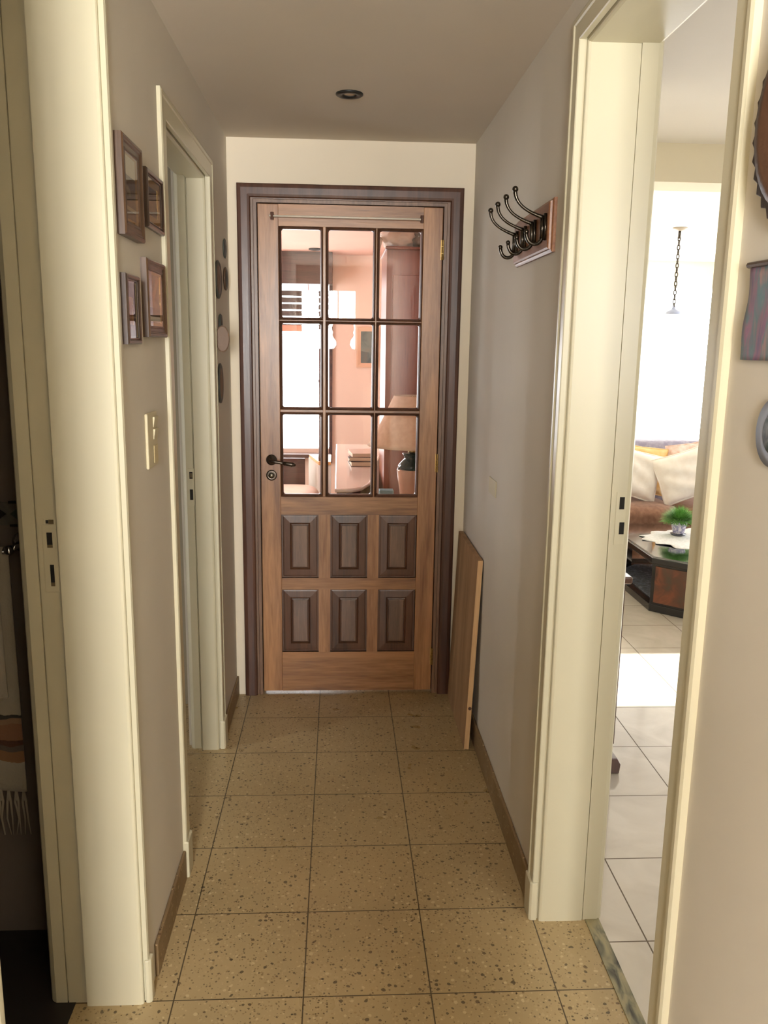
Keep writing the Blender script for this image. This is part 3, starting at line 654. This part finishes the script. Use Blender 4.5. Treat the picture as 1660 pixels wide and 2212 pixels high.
G().prism(loc(octo(-.02)), .318, .322).build('glass_top', metal('table_glass', lin(205, 208, 212), .07), root)
G().prism(loc(octo(0)), 0, .045).build('plinth', M['lacquer'], root, bevel=.004)
o = G().prism(loc(octo(-.05)), .045, .052).build('lower_shelf', picture_mat('shelf_reflection', [lin(120, 130, 150), lin(54, 56, 66), lin(150, 160, 176)], 30, (1, 3, 1)), root)  # blue and white reflections on the shelf are put into its colour
for sx in (-1, 1):
    for sy in (-1, 1):
        hx_, hy_ = (TX1 - TX0) / 2, (TY1 - TY0) / 2
        A = (sx * (hx_ - CH), sy * hy_); B = (sx * hx_, sy * (hy_ - CH)); k = .035
        pts = [(A[0] - sx * .004, A[1] - sy * .004), (B[0] - sx * .004, B[1] - sy * .004), (B[0] - sx * k, B[1] - sy * k), (A[0] - sx * k, A[1] - sy * k)]
        G().prism(pts, .045, .285).build('corner_post', M['lacquer'], root)
        q = lambda t, e: (A[0] + (B[0] - A[0]) * t + sx * e, A[1] + (B[1] - A[1]) * t + sy * e)
        G().prism([q(.10, 0), q(.9, 0), q(.9, -.006), q(.10, -.006)], .058, .272).build('marbled_panel', M['marbled'], root)
# lace runner on the table
lace = fabric('lace', lin(214, 214, 216), lin(234, 234, 236), 70, .6)
def lacefn(u, v):
    a = u * 2 * math.pi; r = v * (1 + .05 * math.cos(16 * a) * v + .03 * math.sin(5 * a))
    return (.44 * r * math.cos(a), .30 * r * math.sin(a) , .004 + .004 * math.sin(9 * a + 6 * v) * v)
o = G().grid(lacefn, 96, 14).build('lace_cloth', lace, smooth=True); o.location = (2.36, 5.02, .3232)
s_ = o.modifiers.new('thick', 'SOLIDIFY'); s_.thickness = .002
tag(o, 'white lace cloth spread on the dark coffee table', 'lace cloth')
# potted grass
root = empty('potted_grass', (2.172, 5.13, .334), 'small round tuft of bright green grass in a patterned pot', 'potted plant')
G().lathe([(0, .0), (.045, 0), (.05, .006), (.0, .007)], n=32).build('saucer', plain('saucer_grey', lin(90, 92, 104), .3), root, smooth=True)
G().lathe([(.0, .006), (.030, .006), (.034, .012), (.044, .05), (.053, .086), (.055, .090), (.050, .090), (.045, .082), (0, .080)], n=32).build('pot', picture_mat('pot_pattern', [lin(226, 222, 230), lin(214, 210, 222), lin(118, 116, 168), lin(220, 216, 226)], 60), root, smooth=True)
g = G()
for i in range(1100):
    a = random.uniform(0, 2 * math.pi); e = math.acos(random.uniform(-.2, 1)); l_ = random.uniform(.075, .10)
    dv = Vector((math.sin(e) * math.cos(a), math.sin(e) * math.sin(a), math.cos(e)))
    p0 = Vector((0, 0, .092)) + Vector((dv.x * .035, dv.y * .035, dv.z * .012)); p1 = p0 + dv * l_ * .6; p2 = p0 + dv * l_ - Vector((0, 0, .012 * math.sin(e)))
    p2.z = max(p2.z, .075)
    sd = dv.cross(Vector((0, 0, 1)) if abs(dv.z) < .95 else Vector((1, 0, 0))).normalized() * .0022
    vs = [g.bm.verts.new(x) for x in (p0 - sd, p0 + sd, p1 + sd * .9, p1 - sd * .9, p2)]
    g._f([vs[0], vs[1], vs[2], vs[3]]); g._f([vs[3], vs[2], vs[4]])
g.build('grass', picture_mat('grass_green', [lin(84, 140, 58), lin(120, 176, 92), lin(160, 200, 130)], 60), root)

# sofa and pillows
M['sofa'] = fabric('sofa_brown', lin(128, 92, 74), lin(150, 112, 92), 30, .3); M['sofa2'] = fabric('sofa_mauve', lin(146, 144, 168), lin(170, 168, 186), 30, .3)
root = empty('sofa', (2.42, 6.0, 0), 'brown sofa behind the coffee table, its back greyish blue', 'sofa')
def cushion(w_, d_, h_, puff=.03, n=14, e=3.0):
    def fn(u, v):
        a = (u - .5) * 2 * math.pi; b = (v - .5) * math.pi
        sg = lambda t, p: math.copysign(abs(t) ** p, t)
        return (w_ / 2 * sg(math.cos(b), 2 / e * .6) * sg(math.cos(a), 2 / e * .6), d_ / 2 * sg(math.cos(b), 2 / e * .6) * sg(math.sin(a), 2 / e * .6), h_ / 2 * sg(math.sin(b), .75))
    return G().grid(fn, 4 * n, 2 * n)
def put(g, name, mat, c, root=None, rot=None):
    o = g.build(name, mat, root, smooth=True); o.location = c
    if rot: o.rotation_euler = rot
    return o
G().box(-1.05, 1.05, -.42, .42, .05, .24).build('base', M['sofa'], root, bevel=.03)
put(cushion(.98, .62, .19), 'seat_cushion', M['sofa'], (.475, -.12, .335), root)
put(cushion(.98, .62, .19), 'seat_cushion', M['sofa'], (-.485, -.12, .335), root)
put(cushion(2.0, .24, .62, e=4), 'backrest', M['sofa2'], (0, .33, .50), root)
for x in (-1.02, 1.02): put(cushion(.24, .86, .52, e=4), 'armrest', M['sofa'], (x, 0, .31), root)
for x in (-.95, .95):
    for y in (-.35, .35): G().box(x - .03, x + .03, y - .03, y + .03, 0, .06).build('leg', M['brown'], root)
M['pil1'] = fabric('pillow_cream', lin(240, 232, 224), lin(248, 243, 238), 14, .6); M['pil2'] = fabric('pillow_yellow', lin(226, 186, 120), lin(240, 210, 156), 12, .4); M['pil3'] = fabric('pillow_floral', lin(214, 176, 160), lin(238, 220, 214), 22, .4)
def pillow(w_, h_, t, mat, c, rot, label):
    root = empty('throw_pillow', c, label, 'pillow', 'pillows on the sofa')
    def side(s):
        def fn(u, v):
            a, b = 2 * u - 1, 2 * v - 1
            k = (1 - a ** 4) ** .6 * (1 - b ** 4) ** .6 if abs(a) < 1 and abs(b) < 1 else 0
            pin = 1 - .07 * (1 - abs(a) ** 2) * abs(b) ** 3 ; pin2 = 1 - .07 * (1 - abs(b) ** 2) * abs(a) ** 3
            return (w_ / 2 * a * pin2, s * (t / 2 * k + .006 * math.sin(9 * b + 5 * a) * k + .002), h_ / 2 * b * pin)
        return fn
    g = G().grid(side(-1), 22, 22); g.grid(side(1), 22, 22)
    o = g.build('cover', mat, root, smooth=True)
    G().tube([(-w_ / 2, 0, -h_ / 2), (0, 0, -h_ / 2 * .93), (w_ / 2, 0, -h_ / 2), (w_ / 2 * .93, 0, 0), (w_ / 2, 0, h_ / 2), (0, 0, h_ / 2 * .93), (-w_ / 2, 0, h_ / 2), (-w_ / 2 * .93, 0, 0), (-w_ / 2, 0, -h_ / 2)], .006, 6).build('piping', mat, root, smooth=True)
    root.rotation_euler = rot
    return root
R = math.radians
pillow(.42, .34, .13, M['pil1'], (2.09, 5.83, .625), (R(-14), R(15), 0), 'cream pillow at left of the front pair on the sofa')
pillow(.42, .34, .13, M['pil1'], (2.46, 5.76, .622), (R(-14), R(-18), 0), 'cream pillow at right of the front pair, above the plant')
pillow(.40, .34, .09, M['pil2'], (2.19, 5.96, .635), (R(-12), R(8), 0), 'yellowish pillow peeping out between the cream pillows')
pillow(.38, .36, .09, M['pil3'], (2.61, 5.97, .655), (R(-12), R(-10), 0), 'pinkish floral pillow behind the right cream pillow')

# sideboard whose edge shows beside the doorway
root = empty('sideboard', (.72, 2.72, 0), 'dark brown sideboard, only its edge showing beside the doorway frame', 'sideboard')
G().box(0, .262, .01, .70, .06, .71).build('body', M['casing'], root, bevel=.003)
G().box(0, .283, -.015, .72, .71, .735).build('top', M['casing'], root, bevel=.006)
for y in (.0, .62):
    for x in (.0, .218): G().prism([(x, 0), (x + .072, 0), (x + .076, .035), (x + .062, .06), (x, .06)], y, y + .08, 'y').build('foot', M['casing'], root, bevel=.003)
for y in (.03, .36): 
    dd = G().box(.262, .275, y, y + .31, .10, .68).build('door', M['casing'], root, bevel=.003)
    G().ball((.283, y + (.28 if y < .1 else .03), .42), .011, 8).build('knob', M['brass'], dd)
# pendant lamp in the dining area
root = empty('pendant_lamp', (2.87, 7.27, 2.5), 'pendant lamp with small shade hanging from a chain, far room', 'pendant lamp')
G().lathe([(0, 0), (.062, 0), (.058, -.012), (.02, -.026), (.0, -.03)], n=28).build('canopy', plain('canopy_grey', lin(150, 140, 124), .4), root, smooth=True)
g = G(); z = -.03; i = 0; g.tube([(0, 0, -.02), (0, 0, -.09)], .012, 10)
while z > -.66:
    pts = []
    for t in range(13):
        a = 2 * math.pi * t / 12; u, v_ = .011 * math.sin(a), .024 * math.cos(a)
        pts.append((u, 0, z - .02 + v_) if i % 2 else (0, u, z - .02 + v_))
    g.tube(pts, .0045, 6); z -= .037; i += 1
g.build('chain', M['iron'], root, smooth=True)
G().lathe([(.012, -.64), (.016, -.665), (.03, -.675), (.062, -.69), (.07, -.71), (.064, -.712), (.03, -.69), (0, -.685)], n=32).build('lamp_shade', plain('shade_blue', lin(150, 160, 186), .35), root, smooth=True)

# ------------------------------------------------------------------ things in the room behind the glass door
# wardrobe with a bundle on top
root = empty('wardrobe', (.25, 4.6, 0), 'tall reddish brown wardrobe behind the right door panes', 'wardrobe')
M['ward'] = wood('wardrobe_wood', lin(122, 60, 36), lin(152, 82, 52), 'z', .8, .4, .15)
G().box(0, .70, 0.0, .55, .06, 1.99).build('carcass', M['ward'], root, bevel=.003)
G().box(0.02, .68, .03, .53, 0, .06).build('plinth', M['brown'], root)
for a, b in ((.032, .348), (.352, .668)):
    dd = G().box(a, b, -.018, 0, .09, 1.86).build('door', M['ward'], root, bevel=.003)
    G().ball(((a + .28) if a < .1 else (a + .03), -.03, 1.0), .012, 8).build('knob', M['brass'], dd)
G().box(-.008, .708, -.02, .555, 1.99, 2.005).build('cornice', M['ward'], root, bevel=.004)
root = empty('cloth_bundle', (.39, 4.72, 2.005), 'crumpled white cloth bundle lying on top of the wardrobe', 'bundle')
def blob(c, r, name, mat, seed):
    g = G().ball((0, 0, 0), 1, 14)
    for v in g.bm.verts:
        k = 1 + .13 * math.sin(5 * v.co.x + seed) * math.cos(6 * v.co.y + 2 * seed) + .09 * math.sin(9 * v.co.z + 7 * v.co.x + seed)
        v.co = Vector((v.co.x * r[0] * k, v.co.y * r[1] * k, max(v.co.z * r[2] * k, -r[2] * .8)))
    o = g.build(name, mat, root, smooth=True); o.location = c; return o
wc = fabric('white_cloth', lin(236, 222, 206), lin(248, 240, 230), 12, .5)
blob((-.075, -.05, .056), (.095, .10, .070), 'white_cloth', wc, 1.0); blob((.07, -.02, .050), (.11, .10, .062), 'grey_cloth', fabric('grey_cloth', lin(96, 96, 92), lin(176, 160, 142), 9, .5), 2.2)
blob((.13, .02, .075), (.12, .10, .066), 'white_cloth', wc, 3.1)
G().grid(lambda u, v: (-.185 + .025 * u - .004 * math.sin(6 * v), -.135 + .10 * u, .045 - .10 * v * (1 - u) + .01 * u), 8, 8).build('hanging_corner', wc, root, smooth=True)
# side table with lamp and box
root = empty('side_table', (.345, 4.06, 0), 'dark wooden side table under the big lamp', 'side table')
G().box(-.20, .20, -.22, .25, .675, .70).build('table_top', M['ward'], root, bevel=.003)
for x in (-.17, .17):
    for y in (-.19, .22): G().box(x - .02, x + .02, y - .02, y + .02, 0, .675).build('leg', M['ward'], root)
root = empty('table_lamp', (.352, 4.0, .70), 'large lamp with pale shade and green topped pink vase base', 'lamp')
G().lathe([(0, 0), (.045, 0), (.048, .01), (.052, .06), (.066, .16), (.071, .205), (.070, .212)], n=36).build('vase_body', plain('pink_glaze', lin(214, 168, 140), .15), root, smooth=True)
o = G().lathe([(.070, .212), (.064, .232), (.048, .250), (.036, .262), (.036, .270), (.044, .280), (.046, .287), (.038, .290), (.0, .288)], n=36).build('vase_neck', plain('dark_green_glaze', lin(20, 40, 38), .08), root, smooth=True); o['label'] = 'dark green glazed neck'
G().tube([(0, 0, .288), (0, 0, .34)], .009, 10).lathe([(.02, .29), (.016, .305), (.01, .31)], n=16).build('lamp_socket', M['brass'], root, smooth=True)
g = G().lathe([(.215, .325), (.2, .345), (.17, .40), (.13, .48), (.092, .562), (.090, .562), (.128, .48), (.168, .40), (.198, .345), (.213, .325)], n=48)
g.build('lamp_shade', fabric('shade_cloth', lin(226, 190, 158), lin(236, 204, 174), 40, .2), root, smooth=True)
G().tube([(-.09, 0, .555), (.09, 0, .555)], .003, 6).tube([(0, -.09, .555), (0, .09, .555)], .003, 6).tube([(0, 0, .34), (0, 0, .56)], .003, 6).build('shade_carrier', M['brass'], root)
o = G().box(-.036, .036, -.03, .03, 0, .088).build('tissue_box', picture_mat('box_blue', [lin(96, 140, 158), lin(120, 164, 178), lin(80, 120, 140)], 20), bevel=.004); o.location = (.238, 4.13, .70)
tag(o, 'small light blue box beside the lamp vase', 'box')
# desk with books
root = empty('desk', (.1, 5.3, 0), 'white topped desk with rounded edge behind the middle door panes', 'desk')
top = [(-.02, 4.37), (.07, 4.365), (.125, 4.42), (.168, 4.56), (.205, 4.85), (.228, 5.2), (.245, 5.5), (.30, 5.9), (.345, 6.37), (-.02, 6.37)]
lt = [(a - .1, b - 5.3) for a, b in top]
G().prism(lt, .728, .75).build('desk_top', plain('desk_white', lin(226, 218, 208), .12), root, bevel=.006)
G().prism([((a + .02) * .88 - .1 - .01, (b - 5.3) * .96) for a, b in top], .12, .728).build('desk_body', M['brown'], root)
G().tube([(a, b, .742) for a, b in lt[:-1]], .008, 8).build('edge_trim', M['white'], root, smooth=True)
for y in (-.85, .85): G().box(-.11, .04, y - .04, y + .04, 0, .12).build('leg', M['brown'], root)
for i, (w_, d_, h_, col, lb) in enumerate(((.155, .26, .032, (66, 44, 36), 'thick brown book at the bottom of the desk pile'), (.15, .25, .028, (78, 52, 42), 'brown book in the middle of the desk pile'), (.15, .24, .022, (214, 192, 172), 'pale book lying on top of the desk pile'))):
    z = .75 + (0, .032, .060)[i]
    root = empty('book', (.145, 5.30, z), lb, 'book', 'books piled on the desk')
    cm = plain('book_cover', lin(*col), .5)
    G().box(-w_ / 2, w_ / 2, -d_ / 2, d_ / 2, 0, .003).box(-w_ / 2, w_ / 2, -d_ / 2, d_ / 2, h_ - .003, h_).box(w_ / 2 - .004, w_ / 2, -d_ / 2, d_ / 2, 0, h_).build('cover', cm, root)
    G().box(-w_ / 2 + .004, w_ / 2 - .004, -d_ / 2 + .004, d_ / 2 - .004, .003, h_ - .003).build('pages', plain('pages', lin(206, 190, 164), .8), root)
    root.rotation_euler = (0, 0, R((4, -3, 6)[i]))
# bed, headboard, slatted bench, post, picture
root = empty('bed', (-.75, 5.9, 0), 'bed with a plain salmon cover under the window', 'bed')
G().box(-.70, .56, -.9, .52, .0, .20).build('bed_base', M['brown'], root, bevel=.01)
g = cushion(1.28, 1.44, .27, e=9); put(g, 'bed_cover', fabric('bed_cover', lin(222, 190, 166), lin(234, 204, 182), 10, .3), (-.03, -.19, .315), root)
G().box(-.75, .49, .56, .60, 0, .625).build('footboard', M['brown'], root, bevel=.006)
root = empty('slatted_bench', (-.15, 6.7, 0), 'white slatted bench with a wooden top beside the window', 'bench')
pl = [(-.094, .2), (-.005, -.24), (.09, -.24), (.09, .2)]
G().prism(pl, .575, .60).build('bench_top', wood('honey_wood', lin(190, 130, 74), lin(220, 164, 104), 'y', 1, .4), root)
G().prism([(a * .9 + .008, b * .95) for a, b in pl], 0, .575).build('bench_body', M['white'], root)
for i in range(8):
    t = i / 7.0; x, y = -.094 + .089 * t, .2 - .44 * t
    G().box(x - .004, x + .012, y - .012, y + .012, .02, .573).build('slat', M['white'], root)
o = G().lathe([(0, 0), (.013, 0), (.014, .03), (.011, .05), (.009, .3), (.009, .60), (.016, .615), (.009, .63), (.009, .86), (0, .862)], n=16).build('turned_post', M['brown'], smooth=True)
o.location = (-.145, 6.52, .60); tag(o, 'thin dark turned post standing on the slatted bench', 'post')
root = empty('picture_frame', (.255, YF, 1.47), 'pale framed picture on the pink wall seen through the door glass', 'picture frame')
G().sweep([(0, 0), (-.02, 0), (-.022, -.01), (-.012, -.04), (0, -.04)], [(-.10, -.18, -1, -1), (.10, -.18, 1, -1), (.10, .18, 1, 1), (-.10, .18, -1, 1)], lambda u, a, b: (a, u, b), True).build('moulding', plain('frame_pale', lin(214, 178, 150), .4), root)
G().box(-.065, .065, -.010, -.001, -.145, .145).build('print', pm('print_teal', (70, 84, 82), (96, 108, 104), (110, 110, 100), s=9), root)
root = empty('downlight', (-.20, 7.25, ZC), 'dark round downlight in the ceiling of the room behind the door', 'ceiling light')
G().lathe([(.055, 0), (.055, -.012), (.04, -.014), (.035, -.002), (.035, 0)], n=28).build('trim_ring', M['black'], root, smooth=True)
G().lathe([(0, -.004), (.034, -.002), (.034, 0)], n=20).build('lamp_lens', M['plate'], root, smooth=True)

# ------------------------------------------------------------------ the person mirrored in the glass
def skin(name, V, E, Rr, mat, parent, levels=2, rootv=0):
    me = bpy.data.meshes.new(name); me.from_pydata(V, E, []); o = bpy.data.objects.new(name, me); C.objects.link(o)
    o.modifiers.new('skin', 'SKIN')
    for i, sv in enumerate(me.skin_vertices[0].data):
        r = Rr[i]; sv.radius = r if hasattr(r, '__len__') else (r, r); sv.use_root = (i == rootv)
    s = o.modifiers.new('sub', 'SUBSURF'); s.levels = levels; s.render_levels = levels
    me.materials.append(mat); o.parent = parent
    return o
pr = empty('person', (.033, -.37, 0), 'person in dark clothes holding up a phone, mirrored in the door glass', 'person')
skinm = paint('skin', lin(176, 128, 100), .5, .05, .05)
V = [(0, 0, .90), (0, .0, 1.06), (0, -.01, 1.22), (0, -.01, 1.36), (0, .0, 1.44), (0, .012, 1.50), (0, .012, 1.56), (0, .005, 1.63), (0, .112, 1.575)]
E = [(i, i + 1) for i in range(7)] + [(6, 8)]
Rr = [(.15, .10), (.135, .095), (.15, .105), (.13, .09), (.06, .055), (.055, .055), (.085, .09), (.076, .08), .012]
def limb(start, pts, rads):
    a = start
    for p, r in zip(pts, rads):
        V.append(p); Rr.append(r); E.append((a, len(V) - 1)); a = len(V) - 1
    return a
for s in (-1, 1):
    limb(6, [(s * .088, -.005, 1.572)], [.014])
    hand = limb(3, [(s * .17, -.01, 1.385), (s * .20, .06, 1.16), (s * .14, .21, 1.32), (s * .075, .285, 1.405), (s * .066, .300, 1.440)], [.055, .042, .036, .026, (.022, .014)])
    for q in range(4): limb(hand, [(s * (.052 - .002 * q), .330 - .004 * q, 1.475 - .02 * q), (s * .030, .345, 1.476 - .02 * q), (s * .014, .341, 1.474 - .02 * q)], [.0085, .008, .007])
    limb(hand, [(s * .052, .288, 1.48), (s * .040, .296, 1.498)], [.010, .008])
    limb(0, [(s * .095, 0, .82), (s * .10, .01, .48), (s * .10, -.01, .10), (s * .105, .02, .045), (s * .11, .13, .03)], [.085, .06, .042, .038, .03])
body = skin('body', V, E, Rr, skinm, pr)
cl = plain('dark_shirt', lin(60, 64, 78), .9); tr = plain('dark_trousers', lin(44, 44, 52), .9)
V, E, Rr = [(0, 0, .90), (0, 0, 1.06), (0, -.01, 1.22), (0, -.01, 1.37), (0, 0, 1.45)], [(0, 1), (1, 2), (2, 3), (3, 4)], [(.19, .12), (.185, .115), (.205, .125), (.185, .115), (.125, .09)]
for s in (-1, 1): limb(3, [(s * .175, -.01, 1.385), (s * .20, .055, 1.165), (s * .185, .10, 1.20)], [.075, .066, .055])
skin('shirt', V, E, Rr, cl, pr)
V, E, Rr = [(0, 0, .94), (0, 0, .86)], [(0, 1)], [(.165, .115), (.15, .11)]
for s in (-1, 1): limb(1, [(s * .10, 0, .76), (s * .103, .01, .48), (s * .103, -.008, .11)], [.10, .075, .062])
skin('trousers', V, E, Rr, tr, pr)
for s in (-1, 1):
    g = G().ball((0, 0, 0), 1, 10)
    for v in g.bm.verts: v.co = Vector((s * .108 + v.co.x * .045, .055 + v.co.y * .135, max(0, .012 + v.co.z * .06)))
    g.build('shoe', M['black'], pr, smooth=True)
g = G().ball((0, 0, 0), 1, 14)
for v in g.bm.verts: v.co = Vector((v.co.x * .095, -.012 + v.co.y * .098 - (.02 if v.co.z < 0 else 0), 1.628 + v.co.z * .082))
bmesh.ops.delete(g.bm, geom=[v for v in g.bm.verts if v.co.y > .055 and v.co.z < 1.655], context='VERTS')
g.build('hair', plain('dark_hair', lin(40, 32, 28), .7), pr, smooth=True)
for s in (-1, 1): G().ball((s * .030, .083, 1.600), .010, 8).build('eye', M['white'], pr, smooth=True)
ph = empty('phone', (.033, -.040, 1.452), 'dark phone held up by the person mirrored in the glass', 'phone')
G().box(-.037, .037, -.004, .004, -.078, .046).build('phone_body', M['black'], ph, bevel=.003)
G().box(-.034, .034, -.0046, -.004, -.072, .040).build('screen', plain('screen_glass', lin(30, 32, 36), .05), ph)
ph.rotation_euler = (R(-11), 0, 0)
